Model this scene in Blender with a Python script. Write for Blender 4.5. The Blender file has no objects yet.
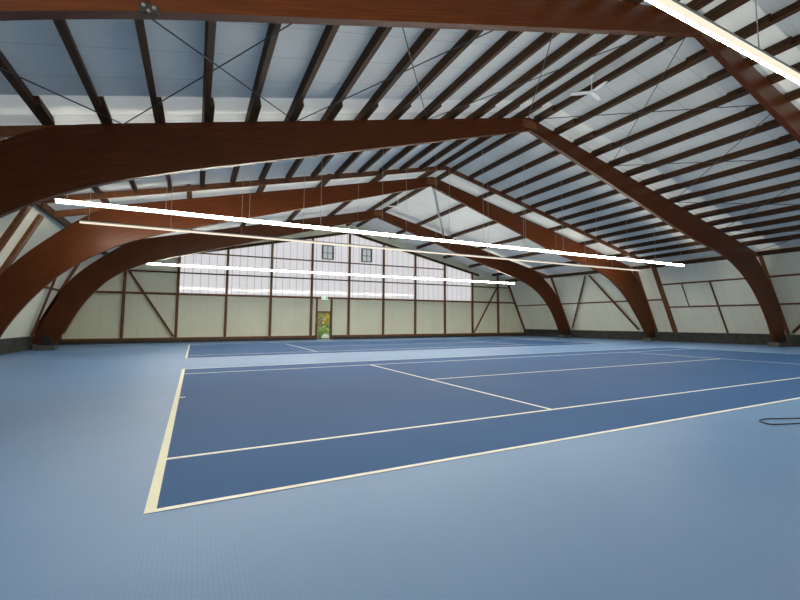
import bpy, bmesh, math, random
from mathutils import Vector, Matrix

random.seed(7)
scn = bpy.context.scene
COL = scn.collection

# ------------------------------------------------------------------ materials
def mat(name):
    m = bpy.data.materials.new(name); m.use_nodes = True
    nt = m.node_tree; nt.nodes.clear()
    out = nt.nodes.new('ShaderNodeOutputMaterial')
    return m, nt, out

def principled(name, col, rough=.6, spec=.5, metal=0, coat=0):
    m, nt, out = mat(name)
    b = nt.nodes.new('ShaderNodeBsdfPrincipled')
    b.inputs['Base Color'].default_value = (*col, 1)
    b.inputs['Roughness'].default_value = rough
    b.inputs['Specular IOR Level'].default_value = spec
    b.inputs['Metallic'].default_value = metal
    b.inputs['Coat Weight'].default_value = coat
    nt.links.new(b.outputs[0], out.inputs[0])
    return m, nt, b

def noise_mix(nt, b, c1, c2, scale, coord='Object', stretch=(1, 1, 1), detail=4, lo=.35, hi=.65, rough_to=None):
    tc = nt.nodes.new('ShaderNodeTexCoord'); mp = nt.nodes.new('ShaderNodeMapping')
    mp.inputs['Scale'].default_value = stretch
    nz = nt.nodes.new('ShaderNodeTexNoise'); nz.inputs['Scale'].default_value = scale; nz.inputs['Detail'].default_value = detail
    rp = nt.nodes.new('ShaderNodeMapRange'); rp.inputs['From Min'].default_value = lo; rp.inputs['From Max'].default_value = hi
    mx = nt.nodes.new('ShaderNodeMix'); mx.data_type = 'RGBA'
    mx.inputs[6].default_value = (*c1, 1); mx.inputs[7].default_value = (*c2, 1)
    L = nt.links.new
    L(tc.outputs[coord], mp.inputs[0]); L(mp.outputs[0], nz.inputs['Vector']); L(nz.outputs['Fac'], rp.inputs[0])
    L(rp.outputs[0], mx.inputs[0]); L(mx.outputs[2], b.inputs['Base Color'])
    return nz, mx, tc

def bump(nt, b, src, strength=.2, dist=.01):
    bp = nt.nodes.new('ShaderNodeBump'); bp.inputs['Strength'].default_value = strength; bp.inputs['Distance'].default_value = dist
    nt.links.new(src, bp.inputs['Height']); nt.links.new(bp.outputs[0], b.inputs['Normal'])

M = {}
# varnished glulam: grain and laminations follow the beam through its UVs
m, nt, b = principled('glulam_varnish', (.15, .05, .02), rough=.4, spec=.22, coat=.0)
nz, mx, tc = noise_mix(nt, b, (.058, .0133, .0025), (.098, .0245, .0042), 3, coord='UV', stretch=(.35, 9, 1), detail=5)
wv = nt.nodes.new('ShaderNodeTexWave'); wv.bands_direction = 'Y'; wv.inputs['Scale'].default_value = 5.6; wv.inputs['Distortion'].default_value = .15
nt.links.new(tc.outputs['UV'], wv.inputs['Vector'])
mr = nt.nodes.new('ShaderNodeMapRange'); mr.inputs['From Min'].default_value = .0; mr.inputs['From Max'].default_value = .12
mr.inputs['To Min'].default_value = .8; mr.inputs['To Max'].default_value = 1
nt.links.new(wv.outputs['Fac'], mr.inputs[0])
mm = nt.nodes.new('ShaderNodeMix'); mm.data_type = 'RGBA'; mm.blend_type = 'MULTIPLY'; mm.inputs[0].default_value = 1
nt.links.new(mx.outputs[2], mm.inputs[6]); nt.links.new(mr.outputs[0], mm.inputs[7]); nt.links.new(mm.outputs[2], b.inputs['Base Color'])
bump(nt, b, nz.outputs['Fac'], .05, .01)
M['glulam'] = m
m, nt, b = principled('stained_timber', (.1, .05, .03), rough=.65, spec=.2)
nz, mx, tc = noise_mix(nt, b, (.046, .021, .009), (.078, .036, .015), 3, stretch=(12, .4, 12), detail=5)
M['purlin'] = m
m, nt, b = principled('framing_timber', (.12, .05, .03), rough=.5, spec=.35)
nz, mx, tc = noise_mix(nt, b, (.115, .039, .013), (.170, .062, .021), 2.5, stretch=(3, 3, 3), detail=5)
M['frame'] = m
m, nt, b = principled('black_steel', (.012, .012, .013), rough=.4, spec=.5); M['black'] = m
m, nt, b = principled('galvanised_steel', (.45, .45, .44), rough=.35, spec=.5, metal=.9)
noise_mix(nt, b, (.36, .36, .36), (.52, .52, .5), 14); M['steel'] = m
m, nt, b = principled('dark_cable', (.018, .02, .03), rough=.5); M['cable'] = m
m, nt, b = principled('steel_wire', (.05, .055, .06), rough=.45, metal=.4); M['rod'] = m
m, nt, b = principled('thin_pale_wire', (.5, .5, .46), rough=.4); M['wire'] = m
m, nt, b = principled('white_enamel', (.84, .84, .82), rough=.4); M['white'] = m
m, nt, b = principled('concrete', (.2, .2, .19), rough=.85, spec=.2)
noise_mix(nt, b, (.07, .07, .066), (.12, .12, .112), 5); M['concrete'] = m
m, nt, b = principled('dark_plinth_paint', (.05, .05, .045), rough=.75, spec=.25)
noise_mix(nt, b, (.035, .036, .034), (.055, .056, .052), 3); M['plinth'] = m

def panel_mat(name, c1, c2, rough, axis, period, seam_col=.75, seam=.03, bumpn=.12):
    """sheet metal panels: a seam every `period` metres along `axis`, faint ribs between"""
    m, nt, b = principled(name, c1, rough=rough, spec=.4)
    nz, mx, tc = noise_mix(nt, b, c1, c2, .5, detail=3)
    sx = nt.nodes.new('ShaderNodeSeparateXYZ'); nt.links.new(tc.outputs['Object'], sx.inputs[0])
    mo = nt.nodes.new('ShaderNodeMath'); mo.operation = 'WRAP'; mo.inputs[1].default_value = period; mo.inputs[2].default_value = 0
    nt.links.new(sx.outputs[axis], mo.inputs[0])
    lt = nt.nodes.new('ShaderNodeMath'); lt.operation = 'LESS_THAN'; lt.inputs[1].default_value = seam
    nt.links.new(mo.outputs[0], lt.inputs[0])
    sc = nt.nodes.new('ShaderNodeMix'); sc.data_type = 'RGBA'; sc.blend_type = 'MULTIPLY'
    sc.inputs[7].default_value = (seam_col, seam_col, seam_col, 1)
    nt.links.new(lt.outputs[0], sc.inputs[0]); nt.links.new(mx.outputs[2], sc.inputs[6]); nt.links.new(sc.outputs[2], b.inputs['Base Color'])
    wv = nt.nodes.new('ShaderNodeTexWave'); wv.bands_direction = axis; wv.inputs['Scale'].default_value = 3.2 if axis == 'Y' else 2.0
    nt.links.new(tc.outputs['Object'], wv.inputs['Vector'])
    bump(nt, b, wv.outputs['Fac'], bumpn, .012)
    return m
def add_translucency(m, col, fac):
    nt = m.node_tree; out = [n for n in nt.nodes if n.type == 'OUTPUT_MATERIAL'][0]; b = [n for n in nt.nodes if n.type == 'BSDF_PRINCIPLED'][0]
    t = nt.nodes.new('ShaderNodeBsdfTranslucent'); t.inputs[0].default_value = (*col, 1)
    ms = nt.nodes.new('ShaderNodeMixShader'); ms.inputs[0].default_value = fac
    nt.links.new(b.outputs[0], ms.inputs[1]); nt.links.new(t.outputs[0], ms.inputs[2]); nt.links.new(ms.outputs[0], out.inputs[0])
M['wall_back'] = panel_mat('grey_green_wall_panel', (.68, .69, .54), (.73, .74, .58), .45, 'X', 1.02, .88)
M['wall_side'] = panel_mat('pale_wall_panel', (.79, .79, .65), (.84, .84, .70), .45, 'Y', 1.1, .84, .03)
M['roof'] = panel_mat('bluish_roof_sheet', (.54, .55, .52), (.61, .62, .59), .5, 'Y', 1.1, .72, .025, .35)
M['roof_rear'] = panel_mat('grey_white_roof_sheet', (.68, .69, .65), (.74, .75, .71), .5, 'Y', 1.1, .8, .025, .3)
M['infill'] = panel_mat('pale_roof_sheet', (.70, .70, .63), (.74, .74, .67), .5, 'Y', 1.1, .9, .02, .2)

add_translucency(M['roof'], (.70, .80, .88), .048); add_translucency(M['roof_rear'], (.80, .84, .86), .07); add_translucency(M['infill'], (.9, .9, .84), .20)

# translucent gable sheets, daylight behind them
m, nt, out = mat('translucent_gable_sheet')
tc = nt.nodes.new('ShaderNodeTexCoord'); sx = nt.nodes.new('ShaderNodeSeparateXYZ')
wr = nt.nodes.new('ShaderNodeMath'); wr.operation = 'WRAP'; wr.inputs[1].default_value = .51; wr.inputs[2].default_value = 0
lt = nt.nodes.new('ShaderNodeMath'); lt.operation = 'LESS_THAN'; lt.inputs[1].default_value = .035
nz = nt.nodes.new('ShaderNodeTexNoise'); nz.inputs['Scale'].default_value = .8
mxn = nt.nodes.new('ShaderNodeMix'); mxn.data_type = 'RGBA'
mxn.inputs[6].default_value = (.89, .785, .89, 1); mxn.inputs[7].default_value = (.95, .85, .94, 1)
mx = nt.nodes.new('ShaderNodeMix'); mx.data_type = 'RGBA'; mx.inputs[7].default_value = (.50, .42, .48, 1)
tr = nt.nodes.new('ShaderNodeBsdfTranslucent'); df = nt.nodes.new('ShaderNodeBsdfDiffuse')
gl = nt.nodes.new('ShaderNodeBsdfGlossy'); gl.inputs['Roughness'].default_value = .05
ms = nt.nodes.new('ShaderNodeMixShader'); ms.inputs[0].default_value = .2
m2 = nt.nodes.new('ShaderNodeMixShader'); fr = nt.nodes.new('ShaderNodeFresnel'); fr.inputs[0].default_value = 1.45
bp = nt.nodes.new('ShaderNodeBump'); bp.inputs['Strength'].default_value = .25; bp.inputs['Distance'].default_value = .02
nz2 = nt.nodes.new('ShaderNodeTexNoise'); nz2.inputs['Scale'].default_value = .7
L = nt.links.new
L(tc.outputs['Object'], sx.inputs[0]); L(sx.outputs['X'], wr.inputs[0]); L(wr.outputs[0], lt.inputs[0])
L(tc.outputs['Object'], nz.inputs['Vector']); L(nz.outputs['Fac'], mxn.inputs[0]); L(mxn.outputs[2], mx.inputs[6])
L(lt.outputs[0], mx.inputs[0]); L(mx.outputs[2], tr.inputs[0]); L(mx.outputs[2], df.inputs[0])
L(tr.outputs[0], ms.inputs[1]); L(df.outputs[0], ms.inputs[2])
L(tc.outputs['Object'], nz2.inputs['Vector']); L(nz2.outputs['Fac'], bp.inputs['Height']); L(bp.outputs[0], gl.inputs['Normal'])
L(fr.outputs[0], m2.inputs[0]); L(ms.outputs[0], m2.inputs[1]); L(gl.outputs[0], m2.inputs[2]); L(m2.outputs[0], out.inputs[0])
M['translucent'] = m

def carpet(name, c1, c2, rough, spec):
    m, nt, b = principled(name, c1, rough=rough, spec=spec)
    nz, mx, tc = noise_mix(nt, b, c1, c2, .35, detail=6, lo=.3, hi=.7)
    n2 = nt.nodes.new('ShaderNodeTexNoise'); n2.inputs['Scale'].default_value = 160; n2.inputs['Detail'].default_value = 2
    nt.links.new(tc.outputs['Object'], n2.inputs['Vector'])
    wv = nt.nodes.new('ShaderNodeTexWave'); wv.bands_direction = 'X'; wv.inputs['Scale'].default_value = 12; wv.inputs['Distortion'].default_value = .8
    nt.links.new(tc.outputs['Object'], wv.inputs['Vector'])
    w2 = nt.nodes.new('ShaderNodeMath'); w2.operation = 'MULTIPLY_ADD'; w2.inputs[1].default_value = .22
    nt.links.new(wv.outputs['Fac'], w2.inputs[0]); nt.links.new(n2.outputs['Fac'], w2.inputs[2])
    rp = nt.nodes.new('ShaderNodeMapRange'); rp.inputs['From Min'].default_value = .3; rp.inputs['From Max'].default_value = .8
    rp.inputs['To Min'].default_value = .92; rp.inputs['To Max'].default_value = 1.08
    nt.links.new(w2.outputs[0], rp.inputs[0])
    mu = nt.nodes.new('ShaderNodeMix'); mu.data_type = 'RGBA'; mu.blend_type = 'MULTIPLY'; mu.inputs[0].default_value = 1
    nt.links.new(mx.outputs[2], mu.inputs[6]); nt.links.new(rp.outputs[0], mu.inputs[7]); nt.links.new(mu.outputs[2], b.inputs['Base Color'])
    bump(nt, b, w2.outputs[0], .15, .003)
    return m
M['carpet'] = carpet('light_blue_carpet', (.130, .243, .445), (.152, .273, .48), .48, .32)
M['court'] = carpet('dark_blue_carpet', (.032, .096, .242), (.038, .110, .265), .7, .15)
m, nt, b = principled('cream_line', (.78, .76, .55), rough=.6)
noise_mix(nt, b, (.78, .77, .58), (.82, .81, .63), 12); M['cream'] = m
m, nt, b = principled('white_line', (.8, .8, .74), rough=.6)
noise_mix(nt, b, (.80, .80, .71), (.84, .84, .76), 12); M['line'] = m

def emit(name, col, s):
    m, nt, out = mat(name); e = nt.nodes.new('ShaderNodeEmission')
    e.inputs[0].default_value = (*col, 1); e.inputs[1].default_value = s
    nt.links.new(e.outputs[0], out.inputs[0]); return m
M['led'] = emit('led_diffuser', (1, .94, .79), 104)
M['opal'] = emit('opal_light_back', (1, .88, .69), 1.05)  # weak emission imitating the bloom beside the bright diffuser
M['sign_glow'] = emit('backlit_sign', (.80, 1, .84), 1.1)
m, nt, b = principled('sign_green', (.02, .35, .14), rough=.5); M['green'] = m
m, nt, out = mat('clear_glass')
t = nt.nodes.new('ShaderNodeBsdfTransparent'); g = nt.nodes.new('ShaderNodeBsdfGlossy'); g.inputs['Roughness'].default_value = .03
ms = nt.nodes.new('ShaderNodeMixShader'); ms.inputs[0].default_value = .06
nt.links.new(t.outputs[0], ms.inputs[1]); nt.links.new(g.outputs[0], ms.inputs[2]); nt.links.new(ms.outputs[0], out.inputs[0])
M['glass'] = m
m, nt, out = mat('obscured_pane')
t = nt.nodes.new('ShaderNodeBsdfTranslucent'); t.inputs[0].default_value = (.62, .64, .68, 1)
d = nt.nodes.new('ShaderNodeBsdfDiffuse'); d.inputs[0].default_value = (.6, .62, .65, 1)
ms = nt.nodes.new('ShaderNodeMixShader'); ms.inputs[0].default_value = .3
nt.links.new(t.outputs[0], ms.inputs[1]); nt.links.new(d.outputs[0], ms.inputs[2]); nt.links.new(ms.outputs[0], out.inputs[0])
M['pane'] = m
m, nt, b = principled('window_frame_grey', (.12, .10, .10), rough=.5); M['winframe'] = m
def leafmat(n, c1, c2):
    m, nt, b = principled(n, c1, rough=.6); noise_mix(nt, b, c1, c2, 2.5); M[n] = m
leafmat('green_leaves', (.32, .50, .10), (.58, .70, .22))
leafmat('yellow_leaves', (.78, .52, .02), (.85, .64, .06))
leafmat('brown_leaves', (.46, .32, .12), (.60, .46, .20))
leafmat('lawn', (.20, .34, .08), (.32, .44, .14))
leafmat('pale_stone', (.78, .77, .74), (.86, .85, .82))
leafmat('stem_bark', (.08, .055, .035), (.12, .085, .05))

# ------------------------------------------------------------------ mesh helpers
class MB:
    def __init__(s): s.v = []; s.f = []; s.uv = None
    def quadgrid(s, rows):
        n = len(rows[0]); o = len(s.v)
        for r in rows: s.v += [tuple(p) for p in r]
        for i in range(len(rows)-1):
            for j in range(n-1):
                s.f.append((o+i*n+j, o+i*n+j+1, o+(i+1)*n+j+1, o+(i+1)*n+j))
        return s
    def hexa(s, p):
        o = len(s.v); s.v += [tuple(q) for q in p]
        for f in ((0,3,2,1),(4,5,6,7),(0,1,5,4),(1,2,6,5),(2,3,7,6),(3,0,4,7)): s.f.append(tuple(o+i for i in f))
        return s
    def box(s, x0, x1, y0, y1, z0, z1):
        return s.hexa([(x0,y0,z0),(x1,y0,z0),(x1,y1,z0),(x0,y1,z0),(x0,y0,z1),(x1,y0,z1),(x1,y1,z1),(x0,y1,z1)])
    def beam(s, a, c, w, h, up=(0,0,1), ext=0):
        """square bar from a to c; w across, h along `up`"""
        a, c = Vector(a), Vector(c); d = (c-a).normalized(); a = a-d*ext; c = c+d*ext
        u = Vector(up); r = d.cross(u).normalized(); u = r.cross(d).normalized()
        q = []
        for e in (a, c):
            q += [e-r*w/2-u*h/2, e+r*w/2-u*h/2, e+r*w/2+u*h/2, e-r*w/2+u*h/2]
        return s.hexa(q)
    def prism(s, poly, y0, y1):
        """polygon in x,z, extruded along y"""
        n = len(poly); o = len(s.v)
        s.v += [(x, y0, z) for x, z in poly] + [(x, y1, z) for x, z in poly]
        s.f.append(tuple(o+i for i in range(n))); s.f.append(tuple(o+n+i for i in reversed(range(n))))
        for i in range(n):
            j = (i+1) % n; s.f.append((o+i, o+n+i, o+n+j, o+j))
        return s
    def tube(s, pts, r, n=8, closed=False, r2=None):
        pts = [Vector(p) for p in pts]; o = len(s.v); k = len(pts)
        for i, p in enumerate(pts):
            if closed: d = pts[(i+1) % k]-pts[i-1]
            else: d = pts[min(i+1, k-1)]-pts[max(i-1, 0)]
            d.normalize(); u = Vector((0,0,1)) if abs(d.z) < .9 else Vector((1,0,0))
            a = d.cross(u).normalized(); b_ = a.cross(d)
            rr = r if r2 is None else r+(r2-r)*i/(k-1)
            for t in range(n):
                an = 2*math.pi*t/n; s.v.append(tuple(p+a*rr*math.cos(an)+b_*rr*math.sin(an)))
        for i in range(k if closed else k-1):
            i2 = (i+1) % k
            for t in range(n):
                t2 = (t+1) % n; s.f.append((o+i*n+t, o+i*n+t2, o+i2*n+t2, o+i2*n+t))
        if not closed:
            s.f.append(tuple(o+t for t in reversed(range(n)))); s.f.append(tuple(o+(k-1)*n+t for t in range(n)))
        return s
    def mesh(s, name, m, smooth=False):
        me = bpy.data.meshes.new(name); me.from_pydata(s.v, [], s.f)
        bm = bmesh.new(); bm.from_mesh(me); bmesh.ops.recalc_face_normals(bm, faces=bm.faces); bm.to_mesh(me); bm.free()
        me.materials.append(M[m])
        if smooth:
            for p in me.polygons: p.use_smooth = True
        return me

def link(name, me, parent=None, loc=None, bevel=0):
    o = bpy.data.objects.new(name, me); COL.objects.link(o)
    if parent: o.parent = parent
    if loc: o.location = loc
    if bevel:
        md = o.modifiers.new('edge', 'BEVEL'); md.width = bevel; md.segments = 1; md.limit_method = 'ANGLE'
    return o
def tag(o, label, cat, group=None):
    o['label'] = label; o['category'] = cat
    if group: o['group'] = group
    return o
def structure(o, label=None):
    o['kind'] = 'structure'
    if label: o['label'] = label
    return o
def empty(name, loc, label, cat, group=None):
    o = bpy.data.objects.new(name, None); COL.objects.link(o); o.location = loc; o.empty_display_size = .2
    return tag(o, label, cat, group)
def recenter(me, loc):
    me.transform(Matrix.Translation(-Vector(loc))); return me
def thing(name, mb, m, label, cat, group=None, loc=None, bevel=0, smooth=False):
    me = mb.mesh(name, m, smooth)
    if loc is None: loc = Vector(mb.v[0])
    recenter(me, loc)
    return tag(link(name, me, None, loc, bevel), label, cat, group)

ORD = ['first','second','third','fourth','fifth','sixth','seventh','eighth','ninth','tenth','eleventh','twelfth','thirteenth','fourteenth','fifteenth','sixteenth','seventeenth']

# ------------------------------------------------------------------ the hall's geometry (metres; X across, Y away from the camera)
XC = 11.6                       # ridge
Z0, SL = 9.42, .243             # arch top at the ridge, roof slope
PH = .225                       # purlin height
ZS = Z0+PH+.012                 # underside of the roof sheets at the ridge
PITCH = math.atan(SL)
YF, YB = -10.0, 29.97           # front and end wall
PZ = .68                        # top of the plinth
def zt(x, off=0): return Z0+off-SL*abs(x-XC)
def zs(x): return ZS-SL*abs(x-XC)
def lerp3(Y, a, b, c): return a if Y <= 8.5 else a+(b-a)*(Y-8.5)/6.3 if Y <= 14.8 else b+(c-b)*(Y-14.8)/15.2
def rb(Y): return lerp3(Y, 31.5, 30.85, 30.0)
def rl(Y): return lerp3(Y, .585, .465, .44)
def XR(Y, z): return rb(Y)-rl(Y)*max(0, z-PZ)
def XL(Y, z): return -6.95+.44*max(0, z-PZ)
def eaveR(Y):
    l = rl(Y); r = (rb(Y)-XC-l*(ZS-PZ))/(1-SL*l); return XC+r, ZS-SL*r
def eaveL(Y):
    r = (XC+6.95-.44*(ZS-PZ))/(1-SL*.44); return XC-r, ZS-SL*r
WALL = {'left': XL, 'right': XR}; EAVE = {'left': eaveL, 'right': eaveR}
def wp(side, Y, z, inset=0):
    s = 1 if side == 'left' else -1
    return Vector((WALL[side](Y, z)+s*inset, Y, z))
YS = [YF, 2.1, 8.5, 11.6, 14.8, 18.6, 22.4, 26.2, YB]

# --- floor
mb = MB(); mb.box(-7.6, 31.9, YF-.5, YB+.06, -.1, 0)
structure(link('floor', mb.mesh('floor', 'carpet')), 'pale blue carpet floor of the hall')
# --- roof sheets
def slopes(y0, y1, m, name, label):
    mb = MB()
    for side in ('left', 'right'):
        ys = [y for y in YS if y0 < y < y1]; ys = [y0]+ys+[y1]
        rows = []
        for Y in ys:
            ex, ez = EAVE[side](Y); d = -.35 if side == 'left' else .35
            rows.append([(XC, Y, ZS), (ex+d, Y, zs(ex+d))])
        mb.quadgrid(rows)
    structure(link(name, mb.mesh(name, m)), label)
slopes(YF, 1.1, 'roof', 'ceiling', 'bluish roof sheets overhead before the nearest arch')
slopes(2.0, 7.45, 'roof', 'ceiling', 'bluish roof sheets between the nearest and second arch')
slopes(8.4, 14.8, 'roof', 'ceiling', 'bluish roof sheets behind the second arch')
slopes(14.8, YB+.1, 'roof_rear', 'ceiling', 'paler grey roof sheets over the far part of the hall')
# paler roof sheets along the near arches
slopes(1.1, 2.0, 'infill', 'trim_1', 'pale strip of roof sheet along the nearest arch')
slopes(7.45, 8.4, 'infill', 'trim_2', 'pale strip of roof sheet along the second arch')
# --- side walls with dark plinths
for side in ('left', 'right'):
    s = -1 if side == 'left' else 1
    mb = MB()
    secs = []
    for Y in YS:
        ex, ez = EAVE[side](Y)
        a = wp(side, Y, PZ); c = Vector((ex, Y, ez)); secs.append([a, c, c+Vector((s*.1,0,0)), a+Vector((s*.1,0,0))])
    for i in range(len(secs)-1):
        A, B = secs[i], secs[i+1]
        mb.hexa([A[0], A[3], B[3], B[0], A[1], A[2], B[2], B[1]])
    structure(link('wall_'+side, mb.mesh('wall', 'wall_side')), 'pale leaning %s side wall of metal panels' % side)
    mb = MB()
    for i in range(len(YS)-1):
        a, c = YS[i], YS[i+1]; t = .30*s; u = .03*s
        x0, x1 = WALL[side](a, 0), WALL[side](c, 0)
        mb.hexa([(x0-u,a,0),(x0+t,a,0),(x1+t,c,0),(x1-u,c,0),(x0-u,a,PZ),(x0+t,a,PZ),(x1+t,c,PZ),(x1-u,c,PZ)])
    structure(link('baseboard_'+side, mb.mesh('baseboard', 'plinth')), 'dark grey plinth along the foot of the %s wall' % side)
# --- end wall
WX = 11.4; SP = 3.056                       # gable centre and post spacing
RAIL = (3.31, 4.79, 6.24)
GT = lambda x: 8.74-.225*abs(x-WX)         # underside of the gable rafter
DX0, DX1, DZ = 8.84, 9.90, 2.14            # door opening
xa, xb = WX-4*SP, WX+4*SP                  # ends of the translucent part
y0, y1 = YB, YB+.08
mb = MB()
xl = lambda z: XL(YB, z)-.02
xr = lambda z: XR(YB, z)+.02
mb.prism([(xl(0),0),(DX0,0),(DX0,RAIL[0]),(xl(RAIL[0]),RAIL[0]),(xl(PZ),PZ)], y0, y1)
mb.prism([(DX0,DZ),(DX1,DZ),(DX1,RAIL[0]),(DX0,RAIL[0])], y0, y1)
mb.prism([(DX1,0),(xr(0),0),(xr(PZ),PZ),(xr(RAIL[0]),RAIL[0]),(DX1,RAIL[0])], y0, y1)
ex, ez = eaveL(YB); mb.prism([(xl(RAIL[0]),RAIL[0]),(xa,RAIL[0]),(xa,zs(xa)),(ex,ez)], y0, y1)
ex, ez = eaveR(YB); mb.prism([(xb,RAIL[0]),(xr(RAIL[0]),RAIL[0]),(ex,ez),(xb,zs(xb))], y0, y1)
mb.prism([(xa,GT(xa)),(WX,GT(WX)),(XC,ZS),(xa,zs(xa))], y0, y1)
mb.prism([(WX,GT(WX)),(xb,GT(xb)),(xb,zs(xb)),(XC,ZS)], y0, y1)
structure(link('wall_back', mb.mesh('wall_back', 'wall_back')), 'grey green panelled end wall of the hall')
mb = MB()
# translucent sheets, with holes where the two small windows sit
W1 = (9.10, 10.08, 6.44, 7.58); W2 = (12.44, 13.40, 6.44, 7.58)
def sheet(poly):
    o = len(mb.v); mb.v += [(x, y0+.03, z) for x, z in poly]; mb.f.append(tuple(range(o, o+len(poly))))
def col(xs0, xs1, z0, z1f): sheet([(xs0,z0),(xs1,z0),(xs1,z1f(xs1)),(xs0,z1f(xs0))])
col(xa, W1[0], RAIL[0], GT)
for w in (W1, W2):
    sheet([(w[0],RAIL[0]),(w[1],RAIL[0]),(w[1],w[2]),(w[0],w[2])])
    col(w[0], w[1], w[3], GT)
sheet([(W1[1],RAIL[0]),(W2[0],RAIL[0]),(W2[0],GT(W2[0])),(WX,GT(WX)),(W1[1],GT(W1[1]))])
col(W2[1], xb, RAIL[0], GT)
structure(link('wall_gable', mb.mesh('wall_gable', 'translucent')), 'bright translucent sheets of the gable above the lower panels')
for k, w in enumerate((W1, W2)):
    e = bpy.data.objects.new('window_%d' % (k+1), None); COL.objects.link(e); e.location = ((w[0]+w[1])/2, YB, w[2])
    structure(e, 'small grey-framed window in the gable %s of the central post' % ('left', 'right')[k])
    mb = MB(); f = .12
    mb.box(w[0],w[0]+f,YB-.05,YB+.07,w[2],w[3]); mb.box(w[1]-f,w[1],YB-.05,YB+.07,w[2],w[3])
    mb.box(w[0]+f,w[1]-f,YB-.05,YB+.07,w[2],w[2]+.06); mb.box(w[0]+f,w[1]-f,YB-.05,YB+.07,w[3]-.05,w[3])
    mb.box(w[0]+f,w[1]-f,YB-.03,YB+.05,w[2]+.50,w[2]+.54); xm = (w[0]+w[1])/2; mb.box(xm-.02,xm+.02,YB-.03,YB+.05,w[2]+.06,w[3]-.05)
    link('window_frame', recenter(mb.mesh('window_frame', 'winframe'), e.location), e)
    mb = MB(); x0_, x1_ = w[0]+f*.6, w[1]-f*.6; mb.quadgrid([[(x0_,YB+.02,w[2]+.03),(x1_,YB+.02,w[2]+.03)],[(x0_,YB+.02,w[3]-.03),(x1_,YB+.02,w[3]-.03)]])
    link('pane', recenter(mb.mesh('pane', 'pane'), e.location), e)
# front wall behind the camera
mb = MB(); exl, ezl = eaveL(YF); exr, ezr = eaveR(YF)
mb.prism([(-7.2,0),(31.6,0),(31.6,PZ),(exr,ezr),(XC,ZS),(exl,ezl),(-7.2,PZ)], YF-.08, YF)
structure(link('wall_front', mb.mesh('wall_front', 'wall_side')), 'pale end wall behind the viewpoint')

# ------------------------------------------------------------------ end wall framing
PD = .15                                     # framing stands this proud of the panels
def upto(x): return min(GT(x), zt(x))
for k in range(-5, 6):
    x = WX+k*SP
    top = GT(x)-.02 if abs(k) <= 4 else zs(x)-.03
    mb = MB(); mb.box(x-.085, x+.085, YB-PD, YB-.001, .345, top)
    lab = ('brown timber post on the end wall at the centre of the gable' if k == 0 else
           'brown timber post on the end wall, %s %s of the central gable post' % (ORD[abs(k)-1], 'left' if k < 0 else 'right'))
    thing('timber_post', mb, 'frame', lab, 'post', 'posts of the end wall', (x, YB-PD/2, .345), .01)
# corner posts following the leaning walls
for side in ('left', 'right'):
    s = 1 if side == 'left' else -1
    mb = MB(); mb.beam(wp(side, YB-.12, PZ, .07), wp(side, YB-.12, 5.2, .07), .16, .12, up=(0,1,0))
    thing('corner_post', mb, 'frame', 'leaning brown timber post in the %s corner of the end wall' % side, 'post', None, wp(side, YB-.12, PZ, .07))
def hrail(z, xs0, xs1, h, label, d=.09):
    mb = MB(); mb.box(xs0, xs1, YB-d, YB-.001, z-h/2, z+h/2)
    thing('timber_rail', mb, 'frame', label, 'rail', 'rails of the end wall', (xs0, YB-d/2, z))
hrail(RAIL[0], XL(YB,RAIL[0])+.12, XR(YB,RAIL[0])-.12, .15, 'brown timber rail on the end wall between lower panels and bright sheets')
hrail(RAIL[1], XL(YB,RAIL[1])+.2, XR(YB,RAIL[1])-.2, .09, 'thin brown timber rail across the bright gable sheets, lower of two')
hrail(RAIL[2], WX-3.9*SP+.4, WX+3.0*SP+.1, .09, 'thin brown timber rail across the bright gable sheets, just below the small windows')
mb = MB(); mb.box(XL(YB,0)+.03, DX0-.13, YB-.17, YB-.001, .19, .34)
thing('sole_plate', mb, 'frame', 'brown timber sole plate along the foot of the end wall left of the door', 'beam', 'sole plates', (0, YB-.08, 0))
mb = MB(); mb.box(DX1+.13, XR(YB,0)-.03, YB-.17, YB-.001, .19, .34)
thing('sole_plate', mb, 'frame', 'brown timber sole plate along the foot of the end wall right of the door', 'beam', 'sole plates', (12, YB-.08, 0))
for x0_, z0_, x1_, z1_, side in ((-3.66, 4.72, -.95, .40, 'left'), (26.50, 4.72, 23.77, .40, 'right')):
    mb = MB(); mb.beam((x0_, YB-.125, z0_), (x1_, YB-.125, z1_), .13, .065, up=(0,1,0))
    thing('timber_brace', mb, 'frame', 'diagonal brown timber brace on the end wall near its %s corner' % side, 'brace', None, (x1_, YB-.125, z1_))
mb = MB(); mb.box(XL(YB,0)+.03, DX0-.13, YB-.155, YB-.001, 0, .19); mb.box(DX1+.13, XR(YB,0)-.03, YB-.155, YB-.001, 0, .19)  # dark strip painted in for the shadow below the sole plate
structure(link('baseboard_back', mb.mesh('baseboard', 'plinth')), 'low dark plinth along the foot of the end wall')
g = empty('gable_rafter', (XC, YB-.1, GT(WX)), 'dark brown timber rafter pair along the top of the bright gable', 'rafter')
for s in (-1, 1):
    a = (WX, YB-.11, GT(WX)+.06); e = (WX+s*4.25*SP, YB-.11, GT(WX+4.25*SP)+.06)
    mb = MB(); mb.beam(a, e, .10, .20); link('rafter', recenter(mb.mesh('rafter', 'purlin'), g.location), g)

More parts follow.
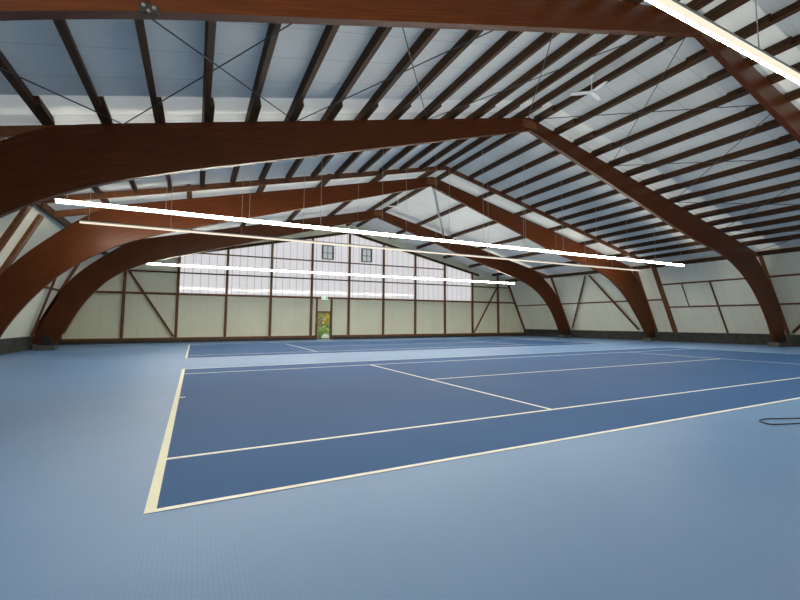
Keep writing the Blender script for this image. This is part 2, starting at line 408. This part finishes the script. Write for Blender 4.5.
# ------------------------------------------------------------------ door, sign
d = bpy.data.objects.new('door_1', None); COL.objects.link(d); d.location = ((DX0+DX1)/2, YB, 0)
structure(d, 'narrow glazed door in the end wall showing garden outside')
mb = MB()
for x in (DX0-.06, DX1+.06): mb.box(x-.06, x+.06, YB-.14, YB+.09, 0, RAIL[0]-.08)
mb.box(DX0, DX1, YB-.13, YB+.09, DZ, DZ+.1)
link('door_frame', recenter(mb.mesh('door_frame', 'frame'), d.location), d)
mb = MB(); mb.box(DX0+.01, DX0+.05, YB+.01, YB+.05, .03, DZ-.02); mb.box(DX1-.05, DX1-.01, YB+.01, YB+.05, .03, DZ-.02)
mb.box(DX0+.05, DX1-.05, YB+.01, YB+.05, DZ-.07, DZ-.02); mb.box(DX0+.05, DX1-.05, YB+.01, YB+.05, .03, .10)
link('door_leaf', recenter(mb.mesh('door_leaf', 'winframe'), d.location), d)
mb = MB(); mb.box(DX0+.04, DX1-.04, YB+.025, YB+.035, .08, DZ-.05)
link('pane', recenter(mb.mesh('pane', 'glass'), d.location), d)
mb = MB(); mb.tube([(DX1-.09, YB-.03, 1.02), (DX1-.20, YB-.03, 1.02)], .012); mb.tube([(DX1-.09, YB+.02, 1.02), (DX1-.09, YB-.04, 1.02)], .012)
link('door_handle', recenter(mb.mesh('door_handle', 'steel'), d.location), d)
e = empty('exit_sign', (9.36, YB-.16, 3.14), 'small pale green lit emergency exit sign above the door', 'sign')
mb = MB(); mb.box(9.11, 9.61, YB-.17, YB-.092, 3.14, 3.42); link('housing', recenter(mb.mesh('housing', 'white'), e.location), e)
mb = MB(); mb.box(9.13, 9.59, YB-.176, YB-.171, 3.16, 3.40); link('sign_face', recenter(mb.mesh('sign_face', 'sign_glow'), e.location), e)
mb = MB()   # arrow and running figure strokes
yy = (YB-.181, YB-.177)
mb.prism([(9.16,3.28),(9.24,3.21),(9.24,3.255),(9.34,3.255),(9.34,3.305),(9.24,3.305),(9.24,3.35)], *yy)
mb.prism([(9.43,3.18),(9.47,3.18),(9.50,3.26),(9.55,3.22),(9.57,3.25),(9.51,3.31),(9.54,3.34),(9.45,3.35),(9.40,3.29),(9.43,3.27),(9.46,3.30)], *yy)
mb.box(9.49, 9.53, yy[0], yy[1], 3.35, 3.385)
link('pictogram', recenter(mb.mesh('pictogram', 'green'), e.location), e)

# ------------------------------------------------------------------ arches
def resample(pl, n):
    P = [Vector((a, c)) for a, c in pl]
    # chord lengths then Catmull-Rom on the bent part keeps the straight rafter straight
    out = []; seg = [0]
    for i in range(len(P)-1): seg.append(seg[-1]+(P[i+1]-P[i]).length)
    for k in range(n+1):
        t = seg[-1]*k/n; i = 0
        while i < len(P)-2 and seg[i+1] < t: i += 1
        u = (t-seg[i])/(seg[i+1]-seg[i]); out.append(P[i].lerp(P[i+1], u))
    for it in range(3):
        q = out[:]
        for k in range(1, n):
            q[k] = out[k-1]*.25+out[k]*.5+out[k+1]*.25
        out = q
    return out
BL = [(0,8.9),(12.0,5.2),(13.4,4.70),(14.3,4.28),(15.0,3.82),(15.57,3.38),(16.1,2.84),(16.58,2.19),(17.07,1.4),(17.35,.8),(17.5,.3)]
TL = [(0,Z0),(14.4,Z0-SL*14.4),(15.0,5.58),(15.6,5.05),(16.35,4.33),(16.95,3.70),(17.44,3.02),(17.9,2.0),(18.25,.8),(18.35,.3)]
BR = [(0,8.92),(9.3,5.97),(11.3,5.42),(12.7,5.15),(13.84,4.80),(14.77,4.34),(15.63,3.76),(16.39,3.08),(17.04,2.26),(17.6,1.41),(17.93,.56),(18.0,.3)]
TR = [(0,Z0),(15.4,Z0-SL*15.4),(16.3,5.32),(17.24,4.46),(18.2,3.26),(18.85,1.99),(19.25,.84),(19.38,.3)]
BR3 = [(0,8.85),(9.48,5.76),(11.29,5.36),(12.42,5.1),(13.89,4.60),(15.35,3.68),(16.21,2.83),(17.29,1.48),(17.95,.53),(18.05,.3)]
TR3 = [(0,Z0),(15.4,Z0-SL*15.4),(16.15,5.42),(16.6,5.1),(17.65,3.82),(18.22,2.59),(18.75,1.2),(18.92,.81),(19.0,.3)]
BR4 = [(0,8.8),(9.79,5.82),(11.85,5.28),(13.79,4.68),(15.24,3.8),(16.37,2.54),(17.0,1.4),(17.37,.51),(17.45,.3)]
TR4 = [(0,Z0),(14.7,Z0-SL*14.7),(15.35,5.4),(16.73,4.27),(17.82,2.56),(18.28,1.5),(18.6,.5),(18.66,.3)]
BL4 = [(0,8.85),(12.2,5.17),(13.5,4.78),(14.4,4.42),(15.0,4.05),(15.51,3.66),(16.1,2.95),(16.5,2.38),(16.98,1.39),(17.45,.48),(17.5,.3)]
TL4 = [(0,Z0),(14.5,Z0-SL*14.5),(15.4,5.25),(15.92,4.79),(16.73,4.08),(17.48,3.03),(18.01,1.9),(18.38,.85),(18.42,.3)]
AT = .16
def half(bot, top, sgn, name):
    n = 60
    B = resample(bot, n); T = resample(top, n)
    me = bpy.data.meshes.new(name); bm = bmesh.new(); uvl = bm.loops.layers.uv.new('grain')
    vs = []; uu = []; s = 0
    for k in range(n+1):
        if k: s += ((B[k]+T[k])/2-(B[k-1]+T[k-1])/2).length
        x, z = B[k]; X, Z = T[k]
        vs.append([bm.verts.new((sgn*x, -AT/2, z)), bm.verts.new((sgn*X, -AT/2, Z)), bm.verts.new((sgn*X, AT/2, Z)), bm.verts.new((sgn*x, AT/2, z))])
        h = (T[k]-B[k]).length; uu.append((s, [0, h, h+AT, 2*h+AT, 2*h+2*AT]))
    for k in range(n):
        for j in range(4):
            f = bm.faces.new((vs[k][j], vs[k][(j+1) % 4], vs[k+1][(j+1) % 4], vs[k+1][j]))
            f.smooth = False
            for lp, (kk, jj) in zip(f.loops, ((k,j),(k,j+1),(k+1,j+1),(k+1,j))): lp[uvl].uv = (uu[kk][0], uu[kk][1][jj])
    bm.faces.new(vs[0]); bm.faces.new(vs[n])
    bmesh.ops.recalc_face_normals(bm, faces=bm.faces); bm.to_mesh(me); bm.free()
    me.materials.append(M['glulam']); return me
def leg_scale(pl, s, r0=9.5): return [(r if r < r0 else r0+(r-r0)*s, z) for r, z in pl]
AY = [2.08, 8.48, 16.28, 24.18]
ANAME = ['nearest', 'second nearest', 'third', 'farthest']
meL = half(BL, TL, -1, 'rafter_l'); meR = half(BR, TR, 1, 'rafter_r'); meR3 = half(BR3, TR3, 1, 'rafter_r3')
meR4 = half(BR4, TR4, 1, 'rafter_r4'); meL4 = half(BL4, TL4, -1, 'rafter_l4')
ALAB = ['nearest red-brown curved timber arch, crossing the top of the view',
        'second red-brown timber arch, its left half dark in shade above the big light',
        'third red-brown timber arch, lit orange on its left leg beside the thin light',
        'farthest red-brown timber arch, in front of the gable wall']
for i, Y in enumerate(AY):
    e = empty('timber_arch', (XC, Y, 0), ALAB[i], 'arch', 'curved timber arches')
    link('curved_rafter', meL4 if i == 3 else meL, e); link('curved_rafter', (meR, meR, meR3, meR4)[i], e)
    mb = MB(); mb.prism([(-.35,8.98),(.35,8.98),(.35,9.25),(0,9.33),(-.35,9.25)], -AT/2-.012, -AT/2-.001)
    mb.prism([(-.35,8.98),(.35,8.98),(.35,9.25),(0,9.33),(-.35,9.25)], AT/2+.001, AT/2+.012)
    link('ridge_plate', mb.mesh('ridge_plate', 'frame'), e)
    for s, side in ((-1, 'left'), (1, 'right')):
        rt = abs(EAVE[side](Y)[0]-XC)-.26; r0_ = 13.2
        mb = MB(); mb.beam((s*r0_, 0, Z0-SL*r0_-.125), (s*rt, 0, Z0-SL*rt-.125), .12, .23)
        link('rafter_tail', mb.mesh('rafter_tail', 'frame'), e)
        o_, in_ = (18.37, 17.48) if s < 0 else ((19.38, 18.0), (19.38, 18.0), (19.0, 18.05), (18.66, 17.45))[i]
        xm = s*(o_*.45+in_*.55)
        mb = MB()
        for q in (-1, 1):
            mb.box(xm-.22, xm+.22, q*(AT/2+.001) if q > 0 else -(AT/2+.03), AT/2+.03 if q > 0 else -(AT/2+.001), .24, .72)
        mb.box(xm-.36, xm+.36, -.13, .13, .235, .295)
        link('steel_shoe', mb.mesh('steel_shoe', 'black'), e)
        mb = MB(); mb.box(min(s*in_, s*(o_-.05))-.02, max(s*in_, s*(o_-.05))+.02, -.30, .30, 0, .233)
        c = link('concrete_footing', mb.mesh('concrete_footing', 'concrete'), e, None, .02)
# bolted bracket low on the nearest arch with its tie
e = empty('beam_bracket', (-.36, 2.0, 5.12), 'dark steel bracket with bright bolts under the nearest arch, upper left', 'bracket')
e['group'] = 'steel fittings'
mb = MB(); mb.box(-.10, .10, -.03, -.002, .04, .16)
link('plate', mb.mesh('plate', 'black'), e)
for x in (-.055, .055):
    mb = MB(); mb.tube([(x,-.03,.12),(x,-.055,.12)], .022, 8); link('bolt', mb.mesh('bolt', 'steel'), e)
mb = MB(); mb.tube([(.0,-.03,.06),(.0,-.06,.06)], .02, 8); link('bolt', mb.mesh('bolt', 'steel'), e)
mb = MB(); mb.tube([(-.015,-.02,.16),(-.015,-.02,1.2)], .016, 8); link('tie_rod', mb.mesh('tie_rod', 'black'), e)

# ------------------------------------------------------------------ purlins
def purlin_bay(y0, y1, rs, wide, splice, bayname, group):
    Lb = y1-y0-.006
    mb = MB(); mb.box(-wide/2, wide/2, 0, Lb, 0, PH); beam = mb.mesh('beam', 'purlin')
    sm = {}
    for s in (-1, 1):
        d = -s
        lst = []
        for a, c in ((.02, 1.02), (Lb-1.02, Lb-.02)):
            mb = MB(); x0 = d*wide/2; x1 = d*(wide/2+.10)
            xa_, xb_ = min(x0, x1), max(x0, x1)
            # bevelled end
            if a < 1: mb.hexa([(xa_,a,-.0),(xb_,a,-.0),(xb_,c,-.0),(xa_,c,-.0),(xa_,a,PH-.03),(xb_,a,PH-.03),(xb_,c+.05,PH-.03),(xa_,c+.05,PH-.03)])
            else: mb.hexa([(xa_,a,-.0),(xb_,a,-.0),(xb_,c,-.0),(xa_,c,-.0),(xa_,a-.05,PH-.03),(xb_,a-.05,PH-.03),(xb_,c,PH-.03),(xa_,c,PH-.03)])
            lst.append(mb.mesh('splice', 'purlin'))
        sm[s] = lst
    for s in (-1, 1):
        side = 'left' if s < 0 else 'right'
        for k, r in enumerate(rs):
            lab = 'dark timber purlin, %s from the ridge, %s roof slope, %s' % (ORD[k], side, bayname)
            x = XC+s*r
            e = empty('roof_purlin', (x, y0+.003, zt(x)+.006), lab, 'purlin', group)
            e.rotation_euler = (0, s*PITCH, 0)
            link('beam', beam, e)
            if splice:
                for q in splice: link('splice_block', sm[s][q], e)
near = [.40+1.085*k for k in range(16)]
near = near[:15]
purlin_bay(-4.35, AY[0], near, .13, (0, 1), 'bay before nearest arch', 'purlins of the near roof')
purlin_bay(AY[0], AY[1], near, .13, (0, 1), 'bay behind nearest arch', 'purlins of the near roof')
purlin_bay(AY[1], 14.80, near, .13, (), 'bay behind second arch', 'purlins of the near roof')
far = [.42, 3.3, 6.1, 8.9, 11.7, 14.5]
purlin_bay(14.90, AY[2], far, .16, (), 'short bay before third arch', 'purlins of the far roof')
purlin_bay(AY[2], AY[3], far, .16, (), 'bay behind third arch', 'purlins of the far roof')
purlin_bay(AY[3], YB-.01, far, .16, (), 'bay before gable wall', 'purlins of the far roof')
# thin rafter pair where the two roofs meet
e = empty('joint_rafter', (XC, 14.85, zt(XC)), 'slim brown rafter pair across the roof just before the third arch', 'rafter')
for s, side in ((-1, 'left'), (1, 'right')):
    ex, ez = EAVE[side](14.85)
    a = Vector((XC, 14.85, Z0+.07)); c = Vector((ex-s*.1, 14.85, zt(ex)+.07))
    mb = MB(); mb.beam(a, c, .09, .22); link('rafter', recenter(mb.mesh('rafter', 'frame'), e.location), e)
# eave beams along both walls
for side in ('left', 'right'):
    s = 1 if side == 'left' else -1
    for (y0_, y1_, nm) in ((-4.3, 14.75, 'near half of the'), (14.95, YB-.2, 'far half of the')):
        a = EAVE[side](y0_); c = EAVE[side](y1_)
        mb = MB(); mb.beam((a[0]+s*.17, y0_, a[1]-.24), (c[0]+s*.17, y1_, c[1]-.24), .15, .24)
        thing('eave_beam', mb, 'purlin', 'brown eave beam at the top of the %s %s wall' % (nm, side), 'beam', 'eave beams', (a[0]+s*.17, y0_, a[1]-.24))

# ------------------------------------------------------------------ side wall framing
def wpost(side, Y, z0_, z1_, w, dpt, label, name='timber_post', cat='post', grp='posts of the side walls', m='frame'):
    a = wp(side, Y, z0_, dpt/2+.005); c = wp(side, Y, z1_, dpt/2+.005)
    mb = MB(); mb.beam(a, c, w, dpt, up=((1 if side == 'left' else -1), 0, .45))
    thing(name, mb, m, label, cat, grp, a)
def wgirt(side, ya, yb, z, label, h=.10, d=.08):
    mb = MB()
    a = wp(side, ya, z, d/2+.005); c = wp(side, yb, z, d/2+.005)
    mb.beam(a, c, d, h); thing('timber_girt', mb, 'frame', label, 'girt', 'girts of the side walls', a)
def wdiag(side, ya, za, yb, zb, label):
    a = wp(side, ya, za, .14); c = wp(side, yb, zb, .14)
    mb = MB(); mb.beam(a, c, .14, .07, up=(1 if side == 'left' else -1, 0, .45)); thing('timber_brace', mb, 'frame', label, 'brace', 'braces of the side walls', c)
for side in ('left', 'right'):
    S = side+' wall'
    for i, Y in enumerate(AY):
        wpost(side, Y, PZ+.02, 5.3, (.32 if i == 2 else .16), .12, 'leaning timber post on the %s against the %s arch' % (S, ANAME[i]))
    wpost(side, 14.85, PZ+.02, 5.4, .30, .12, 'broad leaning timber post on the %s at the joint before the third arch' % S)
    # near half: two girts per bay
    for ya, yb, nm in ((-9.9, AY[0]-.1, 'before the nearest arch'), (AY[0]+.1, AY[1]-.1, 'between nearest and second arch'), (AY[1]+.1, 14.7, 'behind the second arch')):
        wgirt(side, ya, yb, 4.02, 'upper timber girt on the %s %s' % (S, nm))
        wgirt(side, ya, yb, 2.45, 'lower timber girt on the %s %s' % (S, nm))
    wpost(side, 13.35, 2.52, 3.96, .08, .075, 'short thin timber post between two girts on the %s beside the joint post' % S)
    wpost(side, 11.6, 2.52, 3.96, .08, .075, 'thin timber post between two girts on the %s, second from the joint post' % S)
    wpost(side, 11.6, PZ+.02, 2.38, .08, .075, 'thin timber post below the lower girt on the %s behind the second arch' % S)
    wdiag(side, 6.2, 2.6, 8.2, .78, 'diagonal timber brace on the %s falling to the second arch foot' % S)
    # far half: one girt per bay and inverted V braces
    for ya, yb, nm in ((15.0, AY[2]-.1, 'just before the third arch'), (AY[2]+.1, AY[3]-.1, 'between third and farthest arch'), (AY[3]+.1, YB-.25, 'between farthest arch and end wall')):
        wgirt(side, ya, yb, 3.0, 'timber girt at mid height on the %s %s' % (S, nm))
    wdiag(side, 20.2, 5.15, 17.5, .80, 'diagonal brace on the %s falling towards the third arch foot' % S)
    wdiag(side, 20.6, 5.15, 23.8, .80, 'diagonal brace on the %s falling towards the farthest arch foot' % S)

# ------------------------------------------------------------------ bracing rods in the near roof
def rpt(r, s, Y): return Vector((XC+s*r, Y, Z0-.03-SL*r))
for (ya, yb) in ((AY[0]+.09, AY[1]-.09),):
    for s, side in ((-1, 'left'), (1, 'right')):
        nodes = [.1, 4.7, 8.75, 13.6, 16.7]; nfar = [.1, 4.6, 8.95, 13.05, 16.5]
        for k in range(4):
            for flip in (0, 1):
                a = rpt(nodes[k+flip], s, ya); c = rpt(nfar[k+1-flip], s, yb)
                mb = MB(); mb.tube([a, c], .014, 6)
                thing('bracing_rod', mb, 'rod', 'thin dark rod of the %s roof cross from the ridge, %s slope, running %s' % (ORD[k], side, 'downhill' if not flip else 'uphill'), 'rod', 'roof bracing rods', a)
mb = MB(); mb.tube([(11.75, AY[2]+.1, 8.88), (17.0, AY[3]-.1, 7.90)], .085, 12, r2=.06)
thing('brace_tube', mb, 'steel', 'grey steel brace tube hanging down behind the top of the third arch', 'brace', None, (11.75, AY[2]+.1, 8.88), 0, True)

# ------------------------------------------------------------------ line lights
def line_light(Y, x0_, x1_, z, face, label):
    """face = +1 throws light towards +Y, -1 towards -Y"""
    e = empty('line_light', (x0_, Y, z), label, 'light', 'suspended line lights')
    Lx = x1_-x0_
    P = lambda y, zz: (y*face, zz)
    # housing: back and top, C section; diffuser: bottom and court side, cut at 45 degrees
    hs = [P(-.012,-.045), P(-.045,-.045), P(-.045,.055), P(.045,.055), P(.045,.03), P(.035,.03), P(.035,.045), P(-.035,.045), P(-.035,-.035), P(-.012,-.035)]
    def ext(poly, xa_, xb_, m, name):
        mb = MB(); n_ = len(poly)
        mb.v += [(xa_, y, zz) for y, zz in poly]+[(xb_, y, zz) for y, zz in poly]
        mb.f.append(tuple(range(n_))); mb.f.append(tuple(n_+i for i in reversed(range(n_))))
        for i in range(n_):
            j = (i+1) % n_; mb.f.append((i, n_+i, n_+j, j))
        return link(name, mb.mesh(name, m), e)
    ext(hs, 0, Lx, 'white', 'housing')
    ext([P(-.050,-.05), P(-.050,.012), P(-.0455,.012), P(-.0455,-.0455), P(-.010,-.0455), P(-.010,-.05)], .01, Lx-.01, 'opal', 'opal_back')  # glowing shell added on the housing back to stand in for bloom
    df_ = [P(-.034,.044), P(.034,.044), P(.052,.044), P(.052,-.024), P(-.034,-.024)]
    ext(df_, .015, Lx-.015, 'led', 'diffuser')
    k = 0; x = .25
    nw = 13
    wmb = MB(); 
    for k in range(nw):
        x = .25+(Lx-.5)*k/(nw-1)
        X = x0_+x
        mb = MB(); mb.tube([(x, 0, .055), (x, 0, zs(X)-z-.01)], .006, 5); link('suspension_wire', mb.mesh('suspension_wire', 'wire'), e)
line_light(-1.33, -3.3, 26.1, 4.83, 1, 'long bright line light nearest the viewpoint, cutting the upper right corner')
line_light(11.27, -3.3, 26.1, 4.79, -1, 'long brightest line light hanging behind the second arch')
line_light(14.13, -3.3, 26.1, 4.79, 1, 'long thin dim line light just below and behind the brightest light')
line_light(25.58, -2.33, 25.13, 4.79, -1, 'long bright line light in front of the gable wall')

# ------------------------------------------------------------------ ceiling fans
def fan(Y, zb, a0, label):
    ztop = ZS-.06
    e = empty('ceiling_fan', (XC, Y, zb), label, 'fan', 'white ceiling fans')
    mb = MB(); mb.tube([(0,0,.05),(0,0,ztop-zb)], .016, 8); link('down_rod', mb.mesh('down_rod', 'white', True), e)
    mb = MB(); mb.tube([(0,0,ztop-zb-.10),(0,0,ztop-zb-.04),(0,0,ztop-zb)], .045, 12, r2=.07); link('canopy', mb.mesh('canopy', 'white', True), e)
    bm = bmesh.new(); bmesh.ops.create_uvsphere(bm, u_segments=16, v_segments=8, radius=.11); bmesh.ops.scale(bm, vec=(1,1,.55), verts=bm.verts)
    me = bpy.data.meshes.new('motor'); bm.to_mesh(me); bm.free(); me.materials.append(M['white']); link('motor', me, e)
    mb = MB()
    rows = []
    for t in range(9):
        x = .09+.58*t/8; w = .055+.03*math.sin(math.pi*min(1, t/8*.9+.1))
        rows.append((x, w))
    top = [[(x, -w, -.012+.0), (x, w, .012)] for x, w in rows]
    bot = [[(x, -w, -.020), (x, w, .004)] for x, w in rows]
    o_ = 0
    for i in range(8):
        mb.hexa([bot[i][0], bot[i+1][0], bot[i+1][1], bot[i][1], top[i][0], top[i+1][0], top[i+1][1], top[i][1]])
    bl = mb.mesh('blade', 'white')
    for k in range(3):
        o = link('blade', bl, e); o.rotation_euler = (0, 0, a0+k*2*math.pi/3)
fan(5.43, 9.0, .35, 'white three-blade ceiling fan hanging under the ridge behind the nearest arch')
fan(20.8, 8.82, .9, 'small distant white ceiling fan under the ridge behind the third arch')

# ------------------------------------------------------------------ tennis courts
def court(y0_, label):
    e = empty('tennis_court', (.02, y0_, 0), label, 'tennis court', 'tennis courts')
    Lc, Wc = 23.77, 10.97
    mb = MB(); mb.box(0, Lc, 0, Wc, .0005, .003); link('playing_surface', mb.mesh('playing_surface', 'court'), e)
    za, zb_ = .0032, .0045
    def ln(name, x0_, x1_, ya, yb, m='line', lab=None):
        mb = MB(); mb.box(x0_, x1_, ya, yb, za, zb_); o = link(name, mb.mesh(name, m), e)
        if lab: o['label'] = lab
    w = .062
    for x in (0, Lc-.078): ln('baseline', x, x+.078, 0, Wc, 'cream', 'broad cream baseline')
    for y in (0, Wc-w): ln('doubles_sideline', .078, Lc-.078, y, y+w)
    for y in (1.372, Wc-1.372-w): ln('singles_sideline', .078, Lc-.078, y, y+w)
    for x in (5.43, Lc-5.43-w): ln('service_line', x, x+w, 1.372+w, Wc-1.372-w)
    ln('centre_service_line', 5.43+w, Lc-5.43-w, Wc/2-w/2, Wc/2+w/2)
    for x in (.078, Lc-.078-.1): ln('centre_mark', x, x+.1, Wc/2-w/2, Wc/2+w/2)
court(-.035, 'near dark blue tennis court with cream baseline at the left')
court(15.2, 'far dark blue tennis court close to the end wall')

# ------------------------------------------------------------------ cable on the floor
cp = [(7.50,-.73),(7.62,-.60),(7.85,-.60),(8.12,-.72),(8.42,-.84),(8.72,-.93),(8.95,-1.05),(8.80,-1.16),(8.42,-1.10),(8.10,-1.0),(7.85,-.93),(7.66,-.86),(7.52,-.80)]
cpts = []
k = len(cp)
for i in range(k):
    p0, p1, p2, p3 = [Vector((*cp[(i+j) % k], 0)) for j in (-1, 0, 1, 2)]
    for t in range(5):
        u = t/5
        q = .5*((2*p1)+(-p0+p2)*u+(2*p0-5*p1+4*p2-p3)*u*u+(-p0+3*p1-3*p2+p3)*u**3)
        cpts.append((q.x-.09, q.y-.02, .010))
mb = MB(); mb.tube(cpts, .009, 8, closed=True)
thing('cable', mb, 'cable', 'dark loop of cable lying on the pale blue floor at the right', 'cable', None, (7.5, -.73, 0), 0, True)

# ------------------------------------------------------------------ garden beyond the door
mb = MB(); mb.quadgrid([[(-30,YB+.1,-.06),(60,YB+.1,-.06)],[(-30,YB+45,-.06),(60,YB+45,-.06)]])
structure(link('ground', mb.mesh('ground', 'lawn')), 'grass outside the door')
def bush(x, Y, rad, h, m, label, z0_=0.0, nleaf=420):
    e = empty('garden_shrub', (x, Y, -.06), label, 'shrub', 'shrubs beyond the door')
    mb = MB()
    for k in range(nleaf):
        a = random.uniform(0, 2*math.pi); t = random.random(); zz = z0_+.1+(h-.1)*t
        rr = rad*math.sqrt(random.random())*(.55+.6*math.sin(math.pi*min(1, t*.85+.12)))
        c = Vector((rr*math.cos(a), rr*math.sin(a), zz))
        d1 = Vector((random.uniform(-1,1), random.uniform(-1,1), random.uniform(-1,1))).normalized()
        d2 = d1.cross(Vector((random.uniform(-1,1), random.uniform(-1,1), random.uniform(-1,1)))).normalized()
        l, w = .17, .08; o = len(mb.v)
        mb.v += [tuple(c-d1*l), tuple(c+d2*w), tuple(c+d1*l), tuple(c-d2*w)]; mb.f.append((o, o+1, o+2, o+3))
    me = mb.mesh('foliage', m); link('foliage', me, e)
    mb = MB()
    for k in range(4): 
        an = k*1.6; mb.tube([(0,0,0),(.15*math.cos(an),.15*math.sin(an),(z0_+h)*.4),(.35*rad*math.cos(an),.35*rad*math.sin(an),(z0_+h)*.8)], .03, 6, r2=.012)
    link('stem', mb.mesh('stem', 'stem_bark'), e)
bush(10.35, 34.6, .95, .95, 'green_leaves', 'green garden shrub seen low through the door', 0, 500)
bush(11.85, 37.4, .42, 2.1, 'yellow_leaves', 'bright yellow shrub seen high through the door at the right', 1.15, 260)
bush(10.75, 38.6, .7, 2.6, 'brown_leaves', 'olive brown shrub seen high through the door at the left', .3, 500)
for bx, by in ((10.9, 43.5), (12.6, 44.5), (14.3, 44.0)):
    bush(bx, by, 1.7, 4.2, 'green_leaves', {10.9: 'large green shrub at the back of the garden behind the olive brown shrub',
         12.6: 'large green shrub at the back of the garden behind the yellow shrub',
         14.3: 'large green shrub furthest right at the back of the garden'}[bx], .0, 1500)
bm = bmesh.new(); bmesh.ops.create_icosphere(bm, subdivisions=3, radius=.33)
for v in bm.verts:
    v.co.z *= .62; v.co *= 1+.16*math.sin(5*v.co.x+2)*math.cos(7*v.co.y+1)+.05*random.uniform(-1,1)
me = bpy.data.meshes.new('garden_stone'); bm.to_mesh(me); bm.free(); me.materials.append(M['pale_stone'])
tag(link('garden_stone', me, None, (10.25, 32.6, .12)), 'pale white stone on the grass just outside the door', 'stone')

# ------------------------------------------------------------------ daylight
w = bpy.data.worlds.new('sky'); scn.world = w; w.use_nodes = True
nt = w.node_tree; nt.nodes.clear()
out = nt.nodes.new('ShaderNodeOutputWorld'); bg = nt.nodes.new('ShaderNodeBackground')
bg.inputs[0].default_value = (.90, .95, 1.0, 1); bg.inputs[1].default_value = 1.42
nt.links.new(bg.outputs[0], out.inputs[0])

# ------------------------------------------------------------------ camera
f_px, rx, ry, rz = 427.636, .08842, .000616, .486956
cx, cy, cz, px, py = .29573, -3.91797, 1.42384, 422.186, 283.716
f = Vector((math.sin(rz)*math.cos(rx), math.cos(rz)*math.cos(rx), math.sin(rx)))
r = Vector((math.cos(rz), -math.sin(rz), 0)); u = r.cross(f)
r2 = r*math.cos(ry)+u*math.sin(ry); u2 = -r*math.sin(ry)+u*math.cos(ry)
cam = bpy.data.cameras.new('camera'); co = bpy.data.objects.new('camera', cam); COL.objects.link(co)
mw = Matrix(((r2.x,u2.x,-f.x,cx),(r2.y,u2.y,-f.y,cy),(r2.z,u2.z,-f.z,cz),(0,0,0,1)))
co.matrix_world = mw
cam.sensor_width = 36; cam.sensor_fit = 'HORIZONTAL'; cam.lens = f_px*36/800
cam.shift_x = -(px-400)/800; cam.shift_y = (py-300)/800
cam.clip_start = .05; cam.clip_end = 300
scn.camera = co

vs = scn.view_settings
vs.view_transform = 'Standard'; vs.look = 'None'; vs.gamma = 1; vs.use_curve_mapping = False
vs.exposure = 0.0
